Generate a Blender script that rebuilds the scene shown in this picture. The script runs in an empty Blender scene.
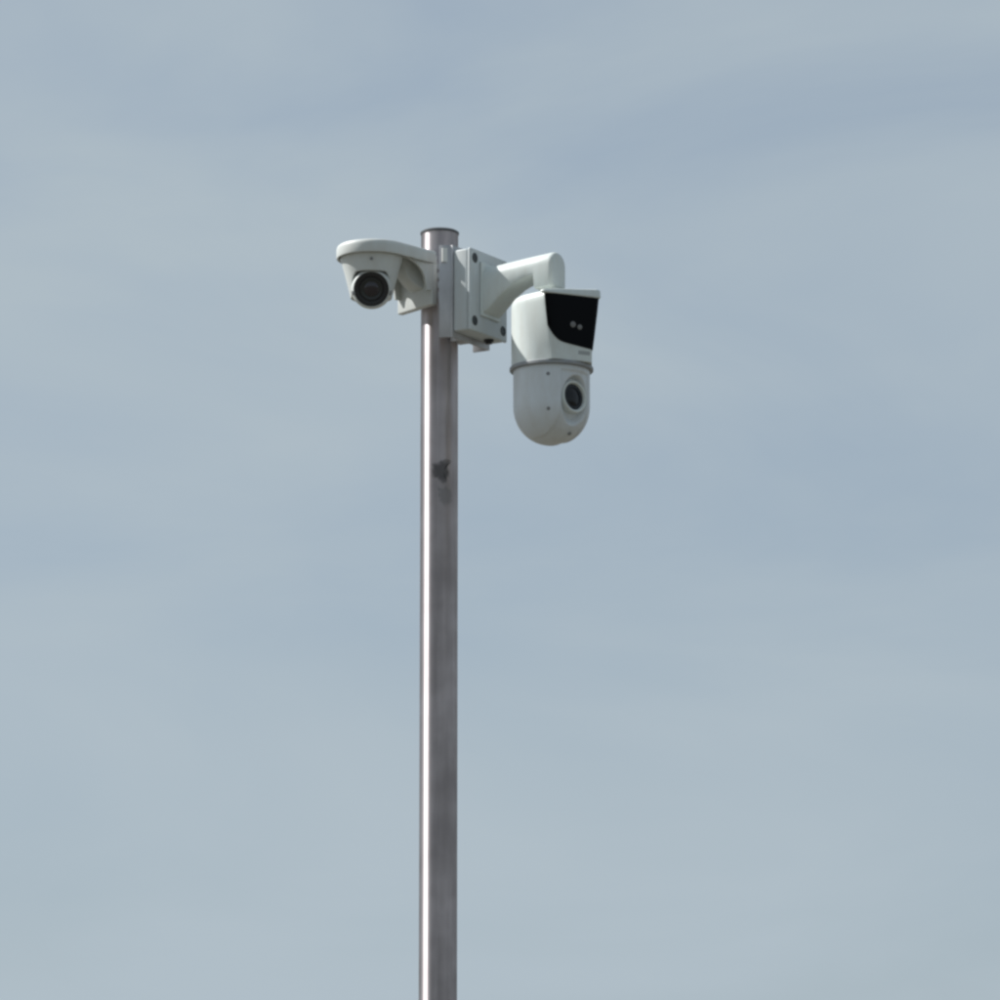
import bpy, bmesh, math, random
from mathutils import Vector, Matrix, noise

sc = bpy.context.scene
R = math.radians
C = sc.collection

# ------------------------------------------------------------------ camera
U = 0.002            # one modelling unit = 2 mm (plan dimensions)
CAM = Vector((0.0, -10.0, 1.65))
cam_d = bpy.data.cameras.new('camera')
cam = bpy.data.objects.new('camera', cam_d)
C.objects.link(cam)
cam.location = CAM
cam.rotation_euler = (R(90 + 11.29), 0, R(-0.705))
cam_d.sensor_width = 36.0
cam_d.lens = 181.8
cam_d.clip_start = 0.1
cam_d.clip_end = 2000
sc.camera = cam

# ------------------------------------------------------------------ light
SUN_AZ = (-0.97, 0.25)       # plan direction towards the sun: left, a little behind
SUN_EL = 45.0
h = math.hypot(*SUN_AZ)
sun_vec = Vector((SUN_AZ[0] / h * math.cos(R(SUN_EL)), SUN_AZ[1] / h * math.cos(R(SUN_EL)), math.sin(R(SUN_EL))))

w = bpy.data.worlds.new('World')
sc.world = w
w.use_nodes = True
nt = w.node_tree
nt.nodes.clear()
N = nt.nodes.new
L = nt.links.new
out = N('ShaderNodeOutputWorld')
bg = N('ShaderNodeBackground')
sky = N('ShaderNodeTexSky')
sky.sky_type = 'NISHITA'
sky.sun_disc = False
sky.sun_elevation = R(SUN_EL)
sky.sun_rotation = math.atan2(sun_vec.x, sun_vec.y)
sky.altitude = 50
sky.air_density = 1.0
sky.dust_density = 2.0
sky.ozone_density = 1.2
# thin high cloud veil over the blue, streaky, everywhere on the dome
tc = N('ShaderNodeTexCoord')
mp = N('ShaderNodeMapping')
mp.inputs['Rotation'].default_value = (R(0), R(16), R(0))
mp.inputs['Scale'].default_value = (7, 7, 20)
mp.inputs['Location'].default_value = (-5.23, 0.0, -5.12)
L(tc.outputs['Generated'], mp.inputs['Vector'])
n1 = N('ShaderNodeTexNoise')
n1.inputs['Scale'].default_value = 1.0
n1.inputs['Detail'].default_value = 5.0
n1.inputs['Roughness'].default_value = 0.5
n1.inputs['Distortion'].default_value = 0.6
L(mp.outputs['Vector'], n1.inputs['Vector'])
rmp = N('ShaderNodeMapRange')
rmp.inputs['From Min'].default_value = 0.34
rmp.inputs['From Max'].default_value = 0.66
rmp.inputs['To Min'].default_value = 0.62
rmp.inputs['To Max'].default_value = 1.0
L(n1.outputs['Fac'], rmp.inputs['Value'])
mix = N('ShaderNodeMix')
mix.data_type = 'RGBA'
L(rmp.outputs['Result'], mix.inputs['Factor'])
L(sky.outputs['Color'], mix.inputs['A'])
bw = N('ShaderNodeRGBToBW')
L(sky.outputs['Color'], bw.inputs['Color'])
veil = N('ShaderNodeVectorMath')          # veil: the sky's own brightness, washed out to a pale grey blue
veil.operation = 'SCALE'
veil.inputs[0].default_value = (0.87, 1.03, 1.15)
vl = N('ShaderNodeMath')
vl.operation = 'MULTIPLY_ADD'
vl.inputs[1].default_value = 0.15
vl.inputs[2].default_value = 4.35
L(bw.outputs['Val'], vl.inputs[0])
L(vl.outputs['Value'], veil.inputs['Scale'])
L(veil.outputs['Vector'], mix.inputs['B'])
L(mix.outputs['Result'], bg.inputs['Color'])
bg.inputs['Strength'].default_value = 0.079
L(bg.outputs['Background'], out.inputs['Surface'])

sun_d = bpy.data.lights.new('sun', 'SUN')
sun_d.energy = 5.0
sun_d.angle = R(0.6)
sun_d.color = (1.0, 0.985, 0.955)
sun = bpy.data.objects.new('sun', sun_d)
C.objects.link(sun)
sun.rotation_euler = (-sun_vec).to_track_quat('-Z', 'Y').to_euler()
sun.location = (-8, 2, 12)

sc.view_settings.view_transform = 'Standard'
sc.view_settings.look = 'None'
sc.view_settings.exposure = 0.34
sc.view_settings.gamma = 1.0
sc.view_settings.use_curve_mapping = False
sc.cycles.max_bounces = 8
sc.cycles.pixel_filter_type = 'BLACKMAN_HARRIS'
sc.cycles.filter_width = 2.7


# ------------------------------------------------------------------ helpers
def Z(v):
    """height in metres of a level counted downwards in the modelling grid"""
    return 4.062 - (v - 300.0) * 0.00213


def node_mat(name):
    m = bpy.data.materials.new(name)
    m.use_nodes = True
    return m, m.node_tree, m.node_tree.nodes['Principled BSDF']


def plastic(name, col, rough=0.42, dirt=0.12, dirt_col=(0.45, 0.42, 0.36), spec=0.4, scale=60.0):
    m, t, b = node_mat(name)
    tcn = t.nodes.new('ShaderNodeTexCoord')
    mpn = t.nodes.new('ShaderNodeMapping')
    mpn.inputs['Scale'].default_value = (1, 1, 0.28)
    t.links.new(tcn.outputs['Object'], mpn.inputs['Vector'])
    nz = t.nodes.new('ShaderNodeTexNoise')
    nz.inputs['Scale'].default_value = scale
    nz.inputs['Detail'].default_value = 6
    nz.inputs['Roughness'].default_value = 0.62
    t.links.new(mpn.outputs['Vector'], nz.inputs['Vector'])
    mr = t.nodes.new('ShaderNodeMapRange')
    mr.inputs['From Min'].default_value = 0.42
    mr.inputs['From Max'].default_value = 0.78
    mr.inputs['To Max'].default_value = dirt * 2.2
    t.links.new(nz.outputs['Fac'], mr.inputs['Value'])
    mx = t.nodes.new('ShaderNodeMix')
    mx.data_type = 'RGBA'
    mx.inputs['A'].default_value = (*col, 1)
    mx.inputs['B'].default_value = (*dirt_col, 1)
    t.links.new(mr.outputs['Result'], mx.inputs['Factor'])
    t.links.new(mx.outputs['Result'], b.inputs['Base Color'])
    n2 = t.nodes.new('ShaderNodeTexNoise')
    n2.inputs['Scale'].default_value = 900
    n2.inputs['Detail'].default_value = 2
    t.links.new(tcn.outputs['Object'], n2.inputs['Vector'])
    bp = t.nodes.new('ShaderNodeBump')
    bp.inputs['Strength'].default_value = 0.06
    bp.inputs['Distance'].default_value = 0.001
    t.links.new(n2.outputs['Fac'], bp.inputs['Height'])
    t.links.new(bp.outputs['Normal'], b.inputs['Normal'])
    b.inputs['Roughness'].default_value = rough
    b.inputs['Specular IOR Level'].default_value = spec
    return m


def steel(name, col, rough, metallic=1.0, var=0.25, streak=(55, 55, 3.0), bump=0.05, aniso=0.0):
    m, t, b = node_mat(name)
    tcn = t.nodes.new('ShaderNodeTexCoord')
    mpn = t.nodes.new('ShaderNodeMapping')
    mpn.inputs['Scale'].default_value = streak
    t.links.new(tcn.outputs['Object'], mpn.inputs['Vector'])
    nz = t.nodes.new('ShaderNodeTexNoise')
    nz.inputs['Scale'].default_value = 1
    nz.inputs['Detail'].default_value = 6
    nz.inputs['Roughness'].default_value = 0.6
    t.links.new(mpn.outputs['Vector'], nz.inputs['Vector'])
    nb = t.nodes.new('ShaderNodeTexNoise')
    nb.inputs['Scale'].default_value = 14
    nb.inputs['Detail'].default_value = 4
    t.links.new(tcn.outputs['Object'], nb.inputs['Vector'])
    av = t.nodes.new('ShaderNodeMath')
    av.operation = 'ADD'
    t.links.new(nz.outputs['Fac'], av.inputs[0])
    t.links.new(nb.outputs['Fac'], av.inputs[1])
    mr = t.nodes.new('ShaderNodeMapRange')
    mr.inputs['From Min'].default_value = 0.7
    mr.inputs['From Max'].default_value = 1.3
    mr.inputs['To Min'].default_value = 1 - var
    mr.inputs['To Max'].default_value = 1 + var
    t.links.new(av.outputs[0], mr.inputs['Value'])
    vm = t.nodes.new('ShaderNodeVectorMath')
    vm.operation = 'SCALE'
    vm.inputs[0].default_value = col
    t.links.new(mr.outputs['Result'], vm.inputs['Scale'])
    t.links.new(vm.outputs['Vector'], b.inputs['Base Color'])
    mr2 = t.nodes.new('ShaderNodeMapRange')
    mr2.inputs['From Min'].default_value = 0.7
    mr2.inputs['From Max'].default_value = 1.3
    mr2.inputs['To Min'].default_value = rough * 1.12
    mr2.inputs['To Max'].default_value = rough * 0.88
    t.links.new(av.outputs[0], mr2.inputs['Value'])
    t.links.new(mr2.outputs['Result'], b.inputs['Roughness'])
    bp = t.nodes.new('ShaderNodeBump')
    bp.inputs['Strength'].default_value = bump
    bp.inputs['Distance'].default_value = 0.001
    t.links.new(nz.outputs['Fac'], bp.inputs['Height'])
    t.links.new(bp.outputs['Normal'], b.inputs['Normal'])
    b.inputs['Metallic'].default_value = metallic
    if aniso:
        # polished round the tube: the highlight stretches along its length
        tg = t.nodes.new('ShaderNodeTangent')
        tg.direction_type = 'RADIAL'
        tg.axis = 'Z'
        t.links.new(tg.outputs['Tangent'], b.inputs['Tangent'])
        b.inputs['Anisotropic'].default_value = aniso
        b.inputs['Anisotropic Rotation'].default_value = 0.25
    return m


def simple(name, col, rough, metallic=0.0, spec=0.5, coat=0.0):
    m, t, b = node_mat(name)
    nz = t.nodes.new('ShaderNodeTexNoise')
    nz.inputs['Scale'].default_value = 120
    mr = t.nodes.new('ShaderNodeMapRange')
    mr.inputs['To Min'].default_value = max(0.0, rough - 0.04)
    mr.inputs['To Max'].default_value = rough + 0.04
    t.links.new(nz.outputs['Fac'], mr.inputs['Value'])
    t.links.new(mr.outputs['Result'], b.inputs['Roughness'])
    b.inputs['Base Color'].default_value = (*col, 1)
    b.inputs['Metallic'].default_value = metallic
    b.inputs['Specular IOR Level'].default_value = spec
    b.inputs['Coat Weight'].default_value = coat
    return m


M = {
    'white': plastic('white_painted_plastic', (0.62, 0.665, 0.645), 0.4, 0.15),
    'white_old': plastic('white_weathered_plastic', (0.575, 0.60, 0.585), 0.45, 0.16),
    'box': plastic('off_white_box_paint', (0.52, 0.56, 0.57), 0.45, 0.16),
    'dome': plastic('pale_grey_dome_plastic', (0.62, 0.66, 0.685), 0.42, 0.14),
    'pole': steel('galvanised_pole_steel', (0.60, 0.555, 0.57), 0.57, 1.0, 0.11, aniso=0.96),
    'plate': steel('zinc_plated_bracket', (0.45, 0.45, 0.46), 0.5, 0.6, 0.14, (40, 40, 18)),
    'cap': simple('dark_pole_cap', (0.06, 0.065, 0.07), 0.6),
    'band': steel('stainless_band', (0.6, 0.6, 0.6), 0.3, 1.0, 0.1),
    'buckle': simple('pale_strap_buckle', (0.72, 0.72, 0.68), 0.35, 0.2),  # pale tone for the added sun-catching wedge on the near wing
    'screw': simple('dark_screw_steel', (0.045, 0.05, 0.05), 0.45, 0.4),
    'greyscrew': simple('grey_screw_plug', (0.21, 0.215, 0.22), 0.5),
    'black': simple('matt_black_plastic', (0.012, 0.012, 0.013), 0.5),
    'glass': simple('black_front_glass', (0.002, 0.002, 0.003), 0.08, 0.0, 0.07),
    'lens': simple('dark_lens_glass', (0.006, 0.007, 0.009), 0.06, 0.0, 0.3, 0.0),
    'iris': simple('lens_centre_coating', (0.018, 0.014, 0.018), 0.06, 0.0, 0.6),
    'ring': simple('lens_barrel_ring', (0.016, 0.019, 0.018), 0.35),
    'led': simple('pale_reflector', (0.17, 0.17, 0.17), 0.4),  # grey that stands in for reflections in the front glass
    'grey': plastic('mid_grey_recess', (0.27, 0.285, 0.30), 0.5, 0.1),
    'mark': simple('grey_print', (0.34, 0.36, 0.36), 0.6),
}


def mesh_obj(name, bm, mat, parent=None, smooth=40):
    bmesh.ops.remove_doubles(bm, verts=bm.verts, dist=1e-6)
    bmesh.ops.recalc_face_normals(bm, faces=bm.faces)
    me = bpy.data.meshes.new(name)
    bm.to_mesh(me)
    bm.free()
    me.materials.append(M[mat] if isinstance(mat, str) else mat)
    if smooth:
        me.shade_smooth()
        me.set_sharp_from_angle(angle=R(smooth))
    o = bpy.data.objects.new(name, me)
    C.objects.link(o)
    if parent is not None:
        o.parent = parent
    return o


def thing(name, label, cat, loc=(0, 0, 0), rotz=0.0):
    o = bpy.data.objects.new(name, None)
    C.objects.link(o)
    o.empty_display_size = 0.05
    o.location = loc
    o.rotation_euler = (0, 0, rotz)
    o['label'] = label
    o['category'] = cat
    return o


def rings(bm, rs, cap0=True, cap1=True, closed=True):
    """skin a list of equal-length point rings"""
    vs = [[bm.verts.new(p) for p in r] for r in rs]
    n = len(vs[0])
    for a, b in zip(vs, vs[1:]):
        for i in range(n if closed else n - 1):
            j = (i + 1) % n
            bm.faces.new((a[i], a[j], b[j], b[i]))
    if cap0:
        bm.faces.new(list(reversed(vs[0])))
    if cap1:
        bm.faces.new(vs[-1])
    return vs


def circle(c, r, ax, ay, n=48):
    return [c + ax * (r * math.cos(2 * math.pi * i / n)) + ay * (r * math.sin(2 * math.pi * i / n)) for i in range(n)]


def lathe(bm, profile, centre=Vector((0, 0, 0)), axis=Vector((0, 0, 1)), n=64, cap0=True, cap1=True):
    """profile: list of (radius, distance along axis)"""
    axis = axis.normalized()
    ref = Vector((0, 0, 1)) if abs(axis.z) < 0.9 else Vector((1, 0, 0))
    ax = ref.cross(axis).normalized()
    ay = axis.cross(ax)
    rings(bm, [circle(centre + axis * d, max(r, 1e-5), ax, ay, n) for r, d in profile], cap0, cap1)


def box(bm, x0, x1, y0, y1, z0, z1, bev=0.0, seg=3):
    g = bmesh.ops.create_cube(bm, size=1)
    for v in g['verts']:
        v.co = Vector(((x0 + x1) / 2 + v.co.x * (x1 - x0), (y0 + y1) / 2 + v.co.y * (y1 - y0), (z0 + z1) / 2 + v.co.z * (z1 - z0)))
    if bev > 0:
        es = list({e for v in g['verts'] for e in v.link_edges})
        bmesh.ops.bevel(bm, geom=es, offset=bev, segments=seg, profile=0.5, affect='EDGES')


def sstep(a, b, x):
    t = min(1, max(0, (x - a) / (b - a)))
    return t * t * (3 - 2 * t)


def new():
    return bmesh.new()


# ------------------------------------------------------------------ ground
gm, t, b = node_mat('dry_ground')
tcn = t.nodes.new('ShaderNodeTexCoord')
nz = t.nodes.new('ShaderNodeTexNoise')
nz.inputs['Scale'].default_value = 0.6
nz.inputs['Detail'].default_value = 8
t.links.new(tcn.outputs['Object'], nz.inputs['Vector'])
cr = t.nodes.new('ShaderNodeValToRGB')
cr.color_ramp.elements[0].position = 0.35
cr.color_ramp.elements[0].color = (0.075, 0.07, 0.055, 1)
cr.color_ramp.elements[1].position = 0.7
cr.color_ramp.elements[1].color = (0.125, 0.115, 0.092, 1)
t.links.new(nz.outputs['Fac'], cr.inputs['Fac'])
t.links.new(cr.outputs['Color'], b.inputs['Base Color'])
b.inputs['Roughness'].default_value = 0.9
bm = new()
bmesh.ops.create_grid(bm, x_segments=8, y_segments=8, size=600)
g = mesh_obj('ground', bm, gm, None, 0)
g['kind'] = 'structure'

# ------------------------------------------------------------------ pole
POLE_R = 19 * U
TOP = 4.205
pole = thing('steel_pole', 'tall round grey galvanised steel pole with dark scuff mark, carrying both cameras', 'pole')
bm = new()
lathe(bm, [(POLE_R, 0.012), (POLE_R, 1.0), (POLE_R, 2.0), (POLE_R, 3.0), (POLE_R, TOP - 0.007)], n=128)
mesh_obj('tube', bm, 'pole', pole, 30)
bm = new()
lathe(bm, [(POLE_R + 0.0012, TOP - 0.007), (POLE_R + 0.0016, TOP - 0.006), (POLE_R + 0.0016, TOP - 0.003), (POLE_R - 0.003, TOP), (0.004, TOP + 0.001)], n=96)
mesh_obj('end_cap', bm, 'cap', pole, 35)
bm = new()
box(bm, -0.12, 0.12, -0.12, 0.12, 0.0, 0.0118, 0.002, 2)
mesh_obj('foot_plate', bm, 'plate', pole, 40)
for sx in (-1, 1):
    for sy in (-1, 1):
        bm = new()
        lathe(bm, [(0.012, 0.0118), (0.012, 0.022), (0.007, 0.0225), (0.007, 0.035)], Vector((sx * 0.09, sy * 0.09, 0)), n=6)
        mesh_obj('anchor_bolt', bm, 'band', pole, 30)


def wrap_patch(name, outline, mat, lift, parent):
    """thin film with an irregular outline wrapped round the pole; outline in (arc position, height) metres"""
    cx = sum(p[0] for p in outline) / len(outline)
    cz = sum(p[1] for p in outline) / len(outline)
    K = 8
    bm = new()
    lay = bm.verts.layers.float.new('cover')
    rows = []
    for k in range(1, K + 1):
        f = k / K
        row = []
        for a, z in outline:
            th = (cx + (a - cx) * f) / POLE_R
            v = bm.verts.new((math.sin(th) * (POLE_R + lift), -math.cos(th) * (POLE_R + lift), cz + (z - cz) * f))
            v[lay] = f
            row.append(v)
        rows.append(row)
    n = len(outline)
    for a, b2 in zip(rows, rows[1:]):
        for i in range(n):
            bm.faces.new((a[i], a[(i + 1) % n], b2[(i + 1) % n], b2[i]))
    bm.faces.new(rows[0])
    return mesh_obj(name, bm, mat, parent, 30)


def worn_film(name, col, rough, density):
    """film that thins out and tears towards its rim"""
    m, t, b = node_mat(name)
    at = t.nodes.new('ShaderNodeAttribute')
    at.attribute_name = 'cover'
    tcn = t.nodes.new('ShaderNodeTexCoord')
    nz = t.nodes.new('ShaderNodeTexNoise')
    nz.inputs['Scale'].default_value = 170
    nz.inputs['Detail'].default_value = 6
    nz.inputs['Roughness'].default_value = 0.65
    t.links.new(tcn.outputs['Object'], nz.inputs['Vector'])
    ma = t.nodes.new('ShaderNodeMath')
    ma.operation = 'MULTIPLY_ADD'
    ma.inputs[1].default_value = 0.9
    t.links.new(nz.outputs['Fac'], ma.inputs[0])
    t.links.new(at.outputs['Fac'], ma.inputs[2])
    mr = t.nodes.new('ShaderNodeMapRange')
    mr.interpolation_type = 'SMOOTHSTEP'
    mr.inputs['From Min'].default_value = 1.0
    mr.inputs['From Max'].default_value = 1.50
    mr.inputs['To Min'].default_value = density
    mr.inputs['To Max'].default_value = 0.0
    t.links.new(ma.outputs[0], mr.inputs['Value'])
    t.links.new(mr.outputs['Result'], b.inputs['Alpha'])
    b.inputs['Base Color'].default_value = (*col, 1)
    b.inputs['Roughness'].default_value = rough
    return m


M['stain'] = worn_film('old_tape_residue', (0.06, 0.059, 0.062), 0.6, 0.55)
M['residue'] = worn_film('faint_tape_residue', (0.30, 0.295, 0.30), 0.5, 0.35)


def dense(poly, n=6, amp=0.0012, seed=3):
    rnd = random.Random(seed)
    o = []
    for (a, b2), (c, d) in zip(poly, poly[1:] + poly[:1]):
        for k in range(n):
            f = k / n
            o.append((a + (c - a) * f + rnd.uniform(-amp, amp), b2 + (d - b2) * f + rnd.uniform(-amp, amp)))
    return o


# scuff: arrow-like dark blot, about 20 x 30 units
zs = 3.694
blot = [(-0.018, 0.021), (-0.006, 0.024), (0.002, 0.030), (0.011, 0.030), (0.016, 0.026), (0.009, 0.021), (0.010, 0.010), (0.013, 0.000), (0.012, -0.008),
        (0.006, -0.012), (0.009, -0.019), (0.003, -0.024), (-0.003, -0.019), (-0.008, -0.012), (-0.016, -0.009), (-0.018, 0.004)]
wrap_patch('scuff_mark', dense([(a * 1.35 + 0.006, z * 1.02 + zs) for a, z in blot], 6, 0.0014), 'stain', 0.0004, pole)
smear = [(-0.014, 0.018), (0.006, 0.022), (0.020, 0.012), (0.022, -0.006), (0.016, -0.022), (0.002, -0.026), (-0.010, -0.014)]
wrap_patch('faint_smear', dense([(a + 0.009, z + zs - 0.044) for a, z in smear], 6, 0.0014, 8), 'residue', 0.0002, pole)

# ------------------------------------------------------------------ bracket, box and arm for the big camera
NA = math.atan2(-0.53, 0.85)     # the arm points right and towards the viewer
HW = 36 * U


def n_thing(name, label, cat, zlev):
    return thing(name, label, cat, (0, 0, Z(zlev)), NA)


ZB = 349
br = n_thing('pole_bracket', 'grey zinc steel channel bracket between the pole and the square white box', 'bracket', ZB)
zb = lambda v: Z(v) - Z(ZB)
bm = new()
box(bm, 35.6 * U, 38 * U, -HW, HW, zb(347.5), zb(258), 0.0008, 2)
mesh_obj('back_plate', bm, 'plate', br)
for s in (-1, 1):
    bm = new()
    # each side wing is bent outwards from the back plate
    quad = [(36.0, 35.9), (25.6, 41.9), (24.6, 39.8), (34.9, 33.8)] if s < 0 else [(36.0, 36), (19, 36), (19, 33.6), (36.0, 33.6)]
    rings(bm, [[Vector((x * U, s * y * U, z_)) for x, y in quad] for z_ in (zb(347.5), zb(258))])
    bmesh.ops.bevel(bm, geom=list(bm.edges), offset=0.0005, segments=2, profile=0.5, affect='EDGES')
    mesh_obj('flange', bm, 'plate', br, 30)
bm = new()
ux, uy = 0.865, 0.502        # along the near wing from its free edge
def wing(u, w_):
    return ((25.6 + ux * u - uy * w_) * U, (-41.9 + uy * u - ux * w_) * U)
tri = [wing(2.4, 0.1), wing(8.4, 0.1), wing(8.2, 4.6), wing(7.4, 4.6)]  # added wedge, its facet angled to catch sun in place of a bright slot
rings(bm, [[Vector((x, y, z_)) for x, y in tri] for z_ in (zb(274.5), zb(261))])
mesh_obj('strap_buckle', bm, 'buckle', br)
bm = new()
box(bm, 18.6 * U, 35.0 * U, -9 * U, 9 * U, zb(345), zb(264), 0.001, 2)
mesh_obj('pole_saddle', bm, 'plate', br)
for lv in (281, 300):
    bm = new()
    lathe(bm, [(POLE_R + 0.0003, zb(lv + 3)), (POLE_R + 0.0018, zb(lv + 3)), (POLE_R + 0.0018, zb(lv - 3)), (POLE_R + 0.0003, zb(lv - 3))], n=64, cap0=False, cap1=False)
    mesh_obj('strap', bm, 'band', br, 30)

jb = n_thing('junction_box', 'square off-white junction box with dark corner screws, behind the camera arm', 'box', 346)
zj = lambda v: Z(v) - Z(346)
bm = new()
box(bm, 38.05 * U, 55 * U, -HW + U, HW - U, zj(342), zj(263), 0.004, 4)
mesh_obj('box_body', bm, 'box', jb)
bm = new()
box(bm, 55.05 * U, 59 * U, -HW + 0.2 * U, HW - 0.2 * U, zj(342.5), zj(262.4), 0.0035, 4)
mesh_obj('lid', bm, 'box', jb)
for yy in (-27.5, 27.5):
    for lv in (271.5, 332.5):
        bm = new()
        c = Vector((59.0 * U, yy * U, zj(lv)))
        lathe(bm, [(5.2 * U, -0.002), (5.2 * U, 0.0004), (4.6 * U, 0.0012), (3.4 * U, 0.0012), (3.2 * U, 0.0002), (0.0002, 0.0)], c, Vector((1, 0, 0)), n=24)
        mesh_obj('lid_screw', bm, 'screw', jb, 35)
bm = new()
lathe(bm, [(5 * U, 0.004), (5 * U, -0.004), (3.4 * U, -0.005), (3.4 * U, -0.0085)], Vector((49 * U, 16 * U, zj(342))), n=24)
mesh_obj('cable_gland', bm, 'black', jb)

arm = n_thing('camera_arm', 'white tapered camera arm reaching from the junction box to the large camera', 'arm', 330)
za = lambda v: Z(v) - Z(330)
bm = new()


def arch_ring(x, top, bot, hw, n=14):
    """inverted-U section with softened lower corners at distance x"""
    zt, zb_ = za(top), za(bot)
    r = hw
    pts = []
    zc = zt - r * 0.92
    for i in range(n + 1):
        a = math.pi * i / n
        pts.append(Vector((x, -math.cos(a) * r, zc + math.sin(a) * r * 0.92)))
    e = 0.2 * hw
    for (yy, z2) in ((r, zb_ + e), (r - 0.3 * e, zb_ + 0.3 * e), (r - e, zb_), (-r + e, zb_), (-r + 0.3 * e, zb_ + 0.3 * e), (-r, zb_ + e)):
        pts.append(Vector((x, yy, z2)))
    return pts


stations = [(61.5, 276.0, 323, 16.8), (65, 276.2, 321.5, 16.2), (72, 275.6, 316, 15.6), (82, 274.6, 307, 15.2), (94, 273.6, 300, 15), (108, 272.4, 295, 14.8), (119, 271.6, 293, 14.7),
            (120.5, 271.5, 306, 14.7), (136.5, 270.4, 306, 14.6), (139, 270.8, 305.6, 14.2), (140.6, 272.2, 304.6, 13), (141.2, 274, 303.4, 11.5)]
rings(bm, [arch_ring(x * U, tp, bt, hw * U) for x, tp, bt, hw in stations])
mesh_obj('arm_shell', bm, 'white', arm, 38)
bm = new()
box(bm, 59.05 * U, 61.45 * U, -18.4 * U, 18.4 * U, za(326), za(273.5), 0.0018, 3)
mesh_obj('wall_flange', bm, 'white', arm)
bm = new()
lathe(bm, [(11 * U, za(305.5)), (11 * U, za(311.3)), (12.5 * U, za(311.6)), (12.5 * U, za(313.9))], Vector((131 * U, 0, 0)), n=40)
mesh_obj('pipe_collar', bm, 'white', arm)

# ------------------------------------------------------------------ large two-part camera
PX, PY = 112.2 * U, -70 * U
ZP = 461
ptz = thing('dome_camera', 'large pale pan-tilt surveillance camera with black glass front, hanging from the arm', 'camera', (PX, PY, Z(ZP)))
zp = lambda v: Z(v) - Z(ZP)
FA = math.atan2(-0.907, 0.42)          # the black front faces right of the viewer
fv = Vector((math.cos(FA), math.sin(FA), 0))
fs = Vector((-math.sin(FA), math.cos(FA), 0))    # sideways, to the right
RC = 40.2


def block_at(lv):
    k = min(1, max(0, (lv - 312) / (374 - 312)))
    p = 45.5 + (41.2 - 45.5) * k
    wd = 32.0 + (22.0 - 32.0) * (k ** 1.15)
    return p, wd


def hull_section(lv, inset=0.0, n=160):
    """radii round the section: drum and forward block under one taut skin"""
    p, wd = block_at(lv)
    p -= inset; wd -= inset
    rc = RC - inset
    wr = wd + 1.2 + 3.4 * min(1, max(0, (lv - 312) / 62))       # fuller on the right flank
    pts = [(rc * math.cos(2 * math.pi * i / 240), rc * math.sin(2 * math.pi * i / 240)) for i in range(240)]
    for i in range(121):
        ph = -math.pi / 2 * 0.98 + math.pi * 0.98 * i / 120
        q, ww = (6.5, wd) if ph < 0 else (16.0, wr)
        rb = ((math.cos(ph) / p) ** q + (abs(math.sin(ph)) / ww) ** q) ** (-1 / q)
        pts.append((rb * math.cos(ph), rb * math.sin(ph)))
    pts = sorted(set(pts))
    def half(ps):
        h_ = []
        for a in ps:
            while len(h_) > 1 and (h_[-1][0] - h_[-2][0]) * (a[1] - h_[-2][1]) - (h_[-1][1] - h_[-2][1]) * (a[0] - h_[-2][0]) <= 0:
                h_.pop()
            h_.append(a)
        return h_
    lo, up = half(pts), half(pts[::-1])
    return lo[:-1] + up[:-1]


def hull_r(hull, ph):
    dx, dy = math.cos(ph), math.sin(ph)
    for (ax, ay), (bx, by) in zip(hull, hull[1:] + hull[:1]):
        ex, ey = bx - ax, by - ay
        den = dx * ey - dy * ex
        if abs(den) < 1e-9:
            continue
        t_ = (ax * ey - ay * ex) / den
        u_ = (ax * dy - ay * dx) / den
        if t_ > 0 and -1e-6 <= u_ <= 1 + 1e-6:
            return t_
    return RC


def housing_ring(lv, inset=0.0, n=160):
    hull = hull_section(lv, inset)
    pts = []
    for i in range(n):
        ph = 2 * math.pi * i / n - math.pi
        d = fv * math.cos(ph) + fs * math.sin(ph)
        pts.append(d * (hull_r(hull, ph) * U) + Vector((0, 0, zp(lv))))
    return pts


bm = new()
levels = [(315.0, 16), (315.0, 9), (315.6, 6), (317.2, 3.2), (319.6, 1.2), (322.5, 0.25), (326, 0), (330, 0), (336, 0), (342, 0), (349, 0), (356, 0), (362, 0), (368, 0), (373, 0), (381.5, 0)]
rings(bm, [housing_ring(lv, ins) for lv, ins in levels])
housing = mesh_obj('upper_housing', bm, 'white', ptz, 32)

# brim over the black front
bm = new()
rs = []
for lv, ins in ((311.9, 5.0), (311.6, 3.0), (312.2, 1.2), (313.8, 0.2), (319.6, 0), (320.4, 0.6)):
    pts = []
    hwid, back, fr = 33.2 - ins, 24 + ins, 46.6 - ins
    c = 3.0
    for a, s_ in ((fr - 5.5, -hwid + 1.5), (fr - c, -hwid), (fr - 0.3 * c, -hwid + 0.3 * c), (fr, -hwid + c), (fr + 0.6, 0), (fr, hwid - c), (fr - 0.3 * c, hwid - 0.3 * c), (fr - c, hwid), (back, hwid)):
        pts.append(fv * (a * U) + fs * (s_ * U) + Vector((0, 0, zp(lv + (2.6 * (1 - s_ / hwid) * (1 if lv < 317 else 0))))))
    rs.append(pts)
rings(bm, rs)
mesh_obj('brim', bm, 'white', housing, 35)

# black glass panel with curved lower edge, lying on the tilted front
_hulls = {}
def front_point(s_, lv, lift):
    key = round(lv, 2)
    if key not in _hulls:
        _hulls[key] = hull_section(key)
    ph = math.atan2(s_, block_at(lv)[0])
    r = hull_r(_hulls[key], ph) + lift
    d = fv * math.cos(ph) + fs * math.sin(ph)
    return d * (r * U) + Vector((0, 0, zp(lv)))


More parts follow.
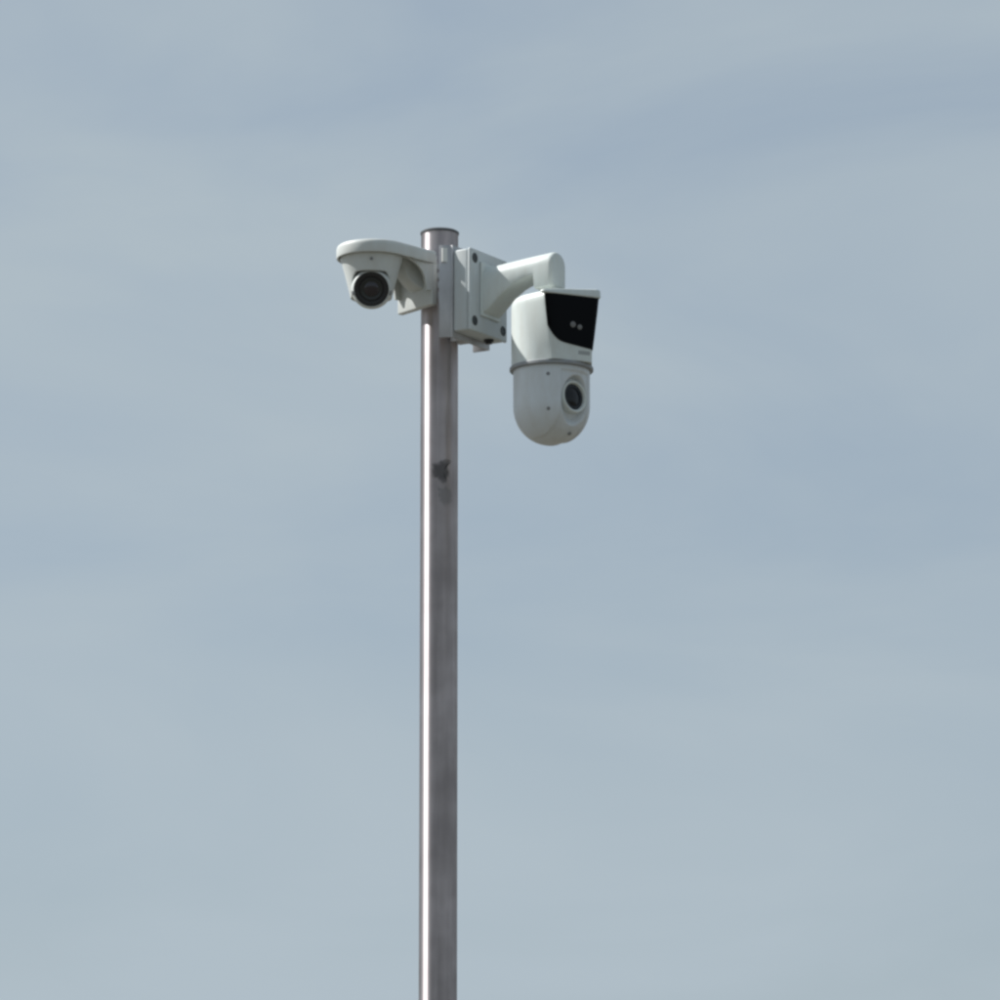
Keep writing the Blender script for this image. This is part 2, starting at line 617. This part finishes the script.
bm = new()
NS, NL = 40, 26
def panel_bottom(k):      # k in -1..1 across the front
    base = 366.5 + 3.5 * k
    if k < 0:
        base -= 13.0 * max(0, (-k - 0.25) / 0.75) ** 2.6
    return base
grid = {}
for li, lift in enumerate((0.55, -0.6)):
    for i in range(NS + 1):
        k = -1 + 2 * i / NS
        for j in range(NL + 1):
            f = j / NL
            lv = 320.4 + (panel_bottom(k) - 320.4) * f
            wd = block_at(lv)[1]
            ww = wd - 0.4 if k < 0 else wd + 0.9 + 3.4 * min(1, max(0, (lv - 312) / 62))
            grid[li, i, j] = bm.verts.new(front_point(k * ww, lv, lift))
for li in (0, 1):
    for i in range(NS):
        for j in range(NL):
            bm.faces.new((grid[li, i, j], grid[li, i + 1, j], grid[li, i + 1, j + 1], grid[li, i, j + 1]))
for i in range(NS):
    for j in (0, NL):
        bm.faces.new((grid[0, i, j], grid[0, i + 1, j], grid[1, i + 1, j], grid[1, i, j]))
for j in range(NL):
    for i in (0, NS):
        bm.faces.new((grid[0, i, j], grid[0, i, j + 1], grid[1, i, j + 1], grid[1, i, j]))
panel = mesh_obj('front_glass', bm, 'glass', ptz, 32)
# reflections in the black glass, put in as two small pale grey discs
for s_, lv, r_ in ((2.5, 348.0, 3.0), (10.0, 349.8, 2.6)):
    bm = new()
    c = front_point(s_, lv, 0.6)
    lathe(bm, [(r_ * U, -0.0005), (r_ * U, 0.0006), (r_ * 0.7 * U, 0.0012), (0.0002, 0.0014)], c, (fv - Vector((0, 0, 0.15))), n=20)
    mesh_obj('reflector', bm, 'led', panel, 35)
# small grey maker's print below the glass
bm = new()
cols = []
for i in range(7):
    s_ = 9.5 + 13.0 * i / 6
    cols.append([front_point(s_, 371.8, 0.12), front_point(s_, 375.4, 0.12), front_point(s_, 375.4, -0.5), front_point(s_, 371.8, -0.5)])
rings(bm, cols)
mesh_obj('maker_mark', bm, 'mark', housing, 0)

# trim ring
bm = new()
lathe(bm, [(39 * U, zp(381.6)), (41.4 * U, zp(381.6)), (42.0 * U, zp(382.4)), (42.0 * U, zp(384.6)), (41.2 * U, zp(385.4)), (38 * U, zp(385.4))], n=128)
mesh_obj('trim_ring', bm, 'grey', ptz, 35)

# lower dome with recessed belt and lens well
GA = math.atan2(-0.735, 0.678)
gv = Vector((math.cos(GA), math.sin(GA), 0))
gs = Vector((-math.sin(GA), math.cos(GA), 0))
RD = 38.4
ZC = 419.0
LENS_LV = 414.0
bm = new()
prof = []
for lv in [385.5 + 0.84 * k for k in range(40)]:
    prof.append((RD, lv))
for k in range(0, 65):
    a = (math.pi / 2) * k / 64
    prof.append((RD * math.cos(a) ** 0.94 if k < 64 else 0.01, ZC + 36.5 * math.sin(a)))
nn = 300
rs = []
for r, lv in prof:
    ring = []
    for i in range(nn):
        a = 2 * math.pi * i / nn
        d = Vector((math.cos(a), math.sin(a), 0))
        x, y = d.dot(gv) * r, d.dot(gs) * r
        p = d * r
        rad = Vector((x, y, (ZC - lv) if lv > ZC else 0)).normalized()
        dep = 0.0
        # belt between the two side shells, front and underside
        m_ = sstep(19.5, 18.2, abs(y)) * sstep(-8, 2, x) * sstep(389, 392, lv)
        dep += 1.7 * m_
        # well round the lens
        if x > 0:
            e = math.hypot(y / 18.6, (lv - LENS_LV - 4.0) / 24.5)
            dep += 7.6 * sstep(1.0, 0.88, e)
        q = gv * (x - rad.x * dep) + gs * (y - rad.y * dep)
        ring.append(Vector((q.x * U, q.y * U, zp(lv) - rad.z * dep * U)))
    rs.append(ring)
rings(bm, rs)
dome = mesh_obj('dome_shell', bm, 'dome', ptz, 50)

lc = gv * (31.6 * U) + Vector((0, 0, zp(LENS_LV)))
la = (gv + Vector((0, 0, 0.03))).normalized()
bm = new()
lathe(bm, [(16.6 * U, -8 * U), (16.6 * U, 1.0 * U), (16.2 * U, 1.9 * U), (15.4 * U, 2.2 * U), (13.9 * U, 1.6 * U), (13.2 * U, 0.2 * U), (13.0 * U, -2 * U), (0.01 * U, -2 * U)], lc, la, n=64)
lb = mesh_obj('lens_bezel', bm, 'white', ptz, 35)
bm = new()
lathe(bm, [(12.9 * U, -1.8 * U), (12.9 * U, -0.6 * U), (9.6 * U, -0.6 * U), (9.4 * U, -1.2 * U), (6.5 * U, -0.5 * U), (3.5 * U, 0.1 * U), (0.01 * U, 0.3 * U)], lc, la, n=48)
mesh_obj('lens_glass', bm, 'lens', lb, 40)


def dome_point(yy, lv, lift=0.0):
    r = RD if lv < ZC else RD * math.sqrt(max(0, 1 - ((lv - ZC) / 36.5) ** 2))
    x = math.sqrt(max(0, r * r - yy * yy))
    p = gv * x + gs * yy
    nrm = Vector((p.x, p.y, -(lv - ZC) if lv > ZC else 0)).normalized()
    return Vector((p.x * U, p.y * U, zp(lv))) + nrm * (lift * U), nrm


for yy, lv in ((-29.0, 395.0), (-28.0, 428.0), (3.0, 448.0)):
    c, nrm = dome_point(yy, lv, -0.5)
    bm = new()
    lathe(bm, [(1.9 * U, -1.0 * U), (1.9 * U, 0.6 * U), (1.4 * U, 0.7 * U), (0.01 * U, 0.7 * U)], c, nrm, n=16)
    mesh_obj('shell_screw', bm, 'greyscrew', dome, 35)

# ------------------------------------------------------------------ small turret camera on its hooded bracket
MA = math.atan2(-0.6, -0.8)
ZH = 314
hb = thing('hood_bracket', 'white teardrop hooded wall bracket strapped to the left side of the pole', 'bracket', (0, 0, Z(ZH)), MA)
zh = lambda v: Z(v) - Z(ZH)
DC = 84.0          # distance of disc centre from the pole axis
DR = 37.0
bm = new()
box(bm, 22 * U, 29 * U, -33 * U, 25.6 * U, zh(313), zh(264), 0.003, 3)
mesh_obj('base_plate', bm, 'white_old', hb)
bm = new()
box(bm, 18.4 * U, 21.9 * U, -14 * U, 14 * U, zh(310), zh(268), 0.001, 2)
mesh_obj('pole_saddle', bm, 'plate', hb)


def hood_outline(inset, n=40):
    """teardrop: round end about DC, straight flanks back to the base plate"""
    pts = []
    bw_r, bw_l = 26.2 - inset, 31.0 - inset
    x0 = 24.0
    r = DR - inset
    pts.append((x0, -bw_l))
    a0 = math.radians(-96)
    a1 = math.radians(96)
    for i in range(n + 1):
        a = a0 + (a1 - a0) * i / n
        pts.append((DC + r * math.cos(a), r * math.sin(a)))
    pts.append((x0, bw_r))
    return pts


bm = new()
rs = []
for lv, ins in ((260.0, 9.0), (260.0, 4.0), (260.5, 2.0), (261.6, 0.7), (263.4, 0.1), (265, 0), (271.5, 0), (272.6, 0.4), (273.0, 1.2), (272.0, 2.4), (268.5, 2.6), (268.5, 9)):
    rs.append([Vector((x * U, y * U, zh(lv))) for x, y in hood_outline(ins)])
rings(bm, rs)
mesh_obj('hood', bm, 'white_old', hb, 35)

# neck between hood and base plate: hollow-flanked, underside sweeping up to the disc
bm = new()
rs = []
for x, bot, hw_t, hw_b in ((28.9, 296, 11, 11), (33, 295, 11, 10), (38, 292.5, 11, 9.5), (43, 289, 11, 9), (48, 284, 11, 9), (52, 278, 11, 10), (55, 271, 11, 11)):
    pts = []
    top = 268.4
    for (yy, lv) in ((-hw_t, top), (-hw_t, top + 0.25 * (bot - top)), (-hw_b - 0.5 * (hw_t - hw_b), top + 0.55 * (bot - top)), (-hw_b, bot - 1.5), (-hw_b + 2, bot),
                     (hw_b - 2, bot), (hw_b, bot - 1.5), (hw_b + 0.5 * (hw_t - hw_b), top + 0.55 * (bot - top)), (hw_t, top + 0.25 * (bot - top)), (hw_t, top)):
        pts.append(Vector((x * U, yy * U, zh(lv))))
    rs.append(pts)
rings(bm, rs)
mesh_obj('neck', bm, 'white_old', hb, 45)
# cheeks: thin side webs that carry the hood, concave along their free edge
for s_ in (-1, 1):
    bm = new()
    edge = [(28.6, 268.3), (62, 268.3), (58, 271.6), (51, 274.2), (45, 277.5), (40.5, 282), (37.5, 287), (35.8, 293), (35, 299.5), (28.6, 299.5)]
    y0, y1 = (22.6, 25.4) if s_ > 0 else (-30.5, -27.7)
    rings(bm, [[Vector((x * U, y * U, zh(lv))) for x, lv in edge] for y in (y0, y1)])
    mesh_obj('cheek', bm, 'white_old', hb, 45)
for lv in (272, 290):
    bm = new()
    lathe(bm, [(POLE_R + 0.0003, zh(lv + 3)), (POLE_R + 0.0018, zh(lv + 3)), (POLE_R + 0.0018, zh(lv - 3)), (POLE_R + 0.0003, zh(lv - 3))], n=64, cap0=False, cap1=False)
    mesh_obj('strap', bm, 'band', hb, 30)

TX, TY = (-0.8 * DC - 1.6) * U, (-0.6 * DC) * U
ZT = 322
tur = thing('turret_camera', 'small white turret camera with round black lens under the hooded bracket', 'camera', (TX, TY, Z(ZT)))
zt = lambda v: Z(v) - Z(ZT)
# cone-shaped collar, cut back at the front where the ball looks out
bm = new()
rs = []
nc = 120
def cone_r(lv):
    return 31.0 + (20.6 - 31.0) * min(1, max(0, (lv - 274) / (311 - 274))) ** 0.9
for k in range(-1, 15):
    ring = []
    for i in range(nc):
        a = 2 * math.pi * i / nc
        d = Vector((math.cos(a), math.sin(a), 0))
        low = 310.5 + (288.5 - 310.5) * sstep(0.25, 0.86, -d.y)
        if k < 0:
            lv, r = 268.6, 31.0
        elif k < 12:
            lv = 269.5 + (low - 269.5) * k / 11
            r = cone_r(lv) + (0.6 if lv < 274 else 0)
        else:
            lv = low + (0.5, 0.2, -1.5)[k - 12]
            r = cone_r(low) - (1.0, 2.2, 2.6)[k - 12]
        ring.append(Vector((d.x * r * U, d.y * r * U, zt(lv))))
    rs.append(ring)
rings(bm, rs, True, False)
mesh_obj('mount_collar', bm, 'white_old', tur, 45)
BLV = 302.8
BR = 20.7
bc = Vector((0.5 * U, -8.8 * U, zt(BLV)))
hd = Vector((-0.02, -0.955, -0.29)).normalized()
# ball: a sphere with a flat recessed window towards the viewer
bm = new()
prof = []
for k in range(0, 41):
    a = math.pi - (math.pi - math.asin(18.3 / BR)) * k / 40
    prof.append((max(0.01, BR * math.sin(a)) * U, BR * math.cos(a) * U))
dfr = prof[-1][1]
prof += [(18.1 * U, dfr + 0.5 * U), (17.7 * U, dfr + 0.5 * U), (17.4 * U, dfr - 0.5 * U), (17.3 * U, dfr - 2 * U), (0.01 * U, dfr - 2 * U)]
lathe(bm, prof, bc, hd, n=96)
ball = mesh_obj('ball', bm, 'white_old', tur, 40)
bm = new()
lathe(bm, [(17.2 * U, dfr - 1.9 * U), (17.2 * U, dfr - 0.1 * U), (14.0 * U, dfr + 0.1 * U), (12.6 * U, dfr - 0.6 * U), (11.8 * U, dfr - 1.2 * U), (0.01, dfr - 1.2 * U)], bc, hd, n=64)
win = mesh_obj('window_ring', bm, 'black', ball, 35)
bm = new()
lathe(bm, [(11.6 * U, dfr - 1.1 * U), (11.4 * U, dfr - 0.2 * U), (10.2 * U, dfr - 0.1 * U), (9.4 * U, dfr - 0.7 * U), (7.6 * U, dfr - 0.8 * U), (0.01, dfr - 0.8 * U)], bc, hd, n=64)
mesh_obj('barrel_ring', bm, 'ring', win, 35)
bm = new()
lathe(bm, [(7.4 * U, dfr - 0.7 * U), (6.6 * U, dfr + 0.0 * U), (4.6 * U, dfr + 0.7 * U), (2.4 * U, dfr + 1.1 * U), (0.01 * U, dfr + 1.25 * U)], bc, hd, n=48)
mesh_obj('lens_glass', bm, 'iris', win, 50)
for s in (-1, 1):
    bm = new()
    d = Vector((s * 0.93, -0.30, -0.30)).normalized()
    lathe(bm, [(2.6 * U, (BR - 1.5) * U), (2.6 * U, (BR + 0.4) * U), (2.0 * U, (BR + 0.9) * U), (0.01 * U, (BR + 0.8) * U)], bc, d, n=16)
    mesh_obj('hinge_screw', bm, 'greyscrew', ball, 35)
bm = new()
lathe(bm, [(1.6 * U, -0.001), (1.6 * U, 0.0008), (0.0002, 0.001)], Vector((0.5 * U, -30.1 * U, zt(278.5))), Vector((0, -1, -0.25)), n=12)
mesh_obj('set_screw', bm, 'greyscrew', tur, 35)
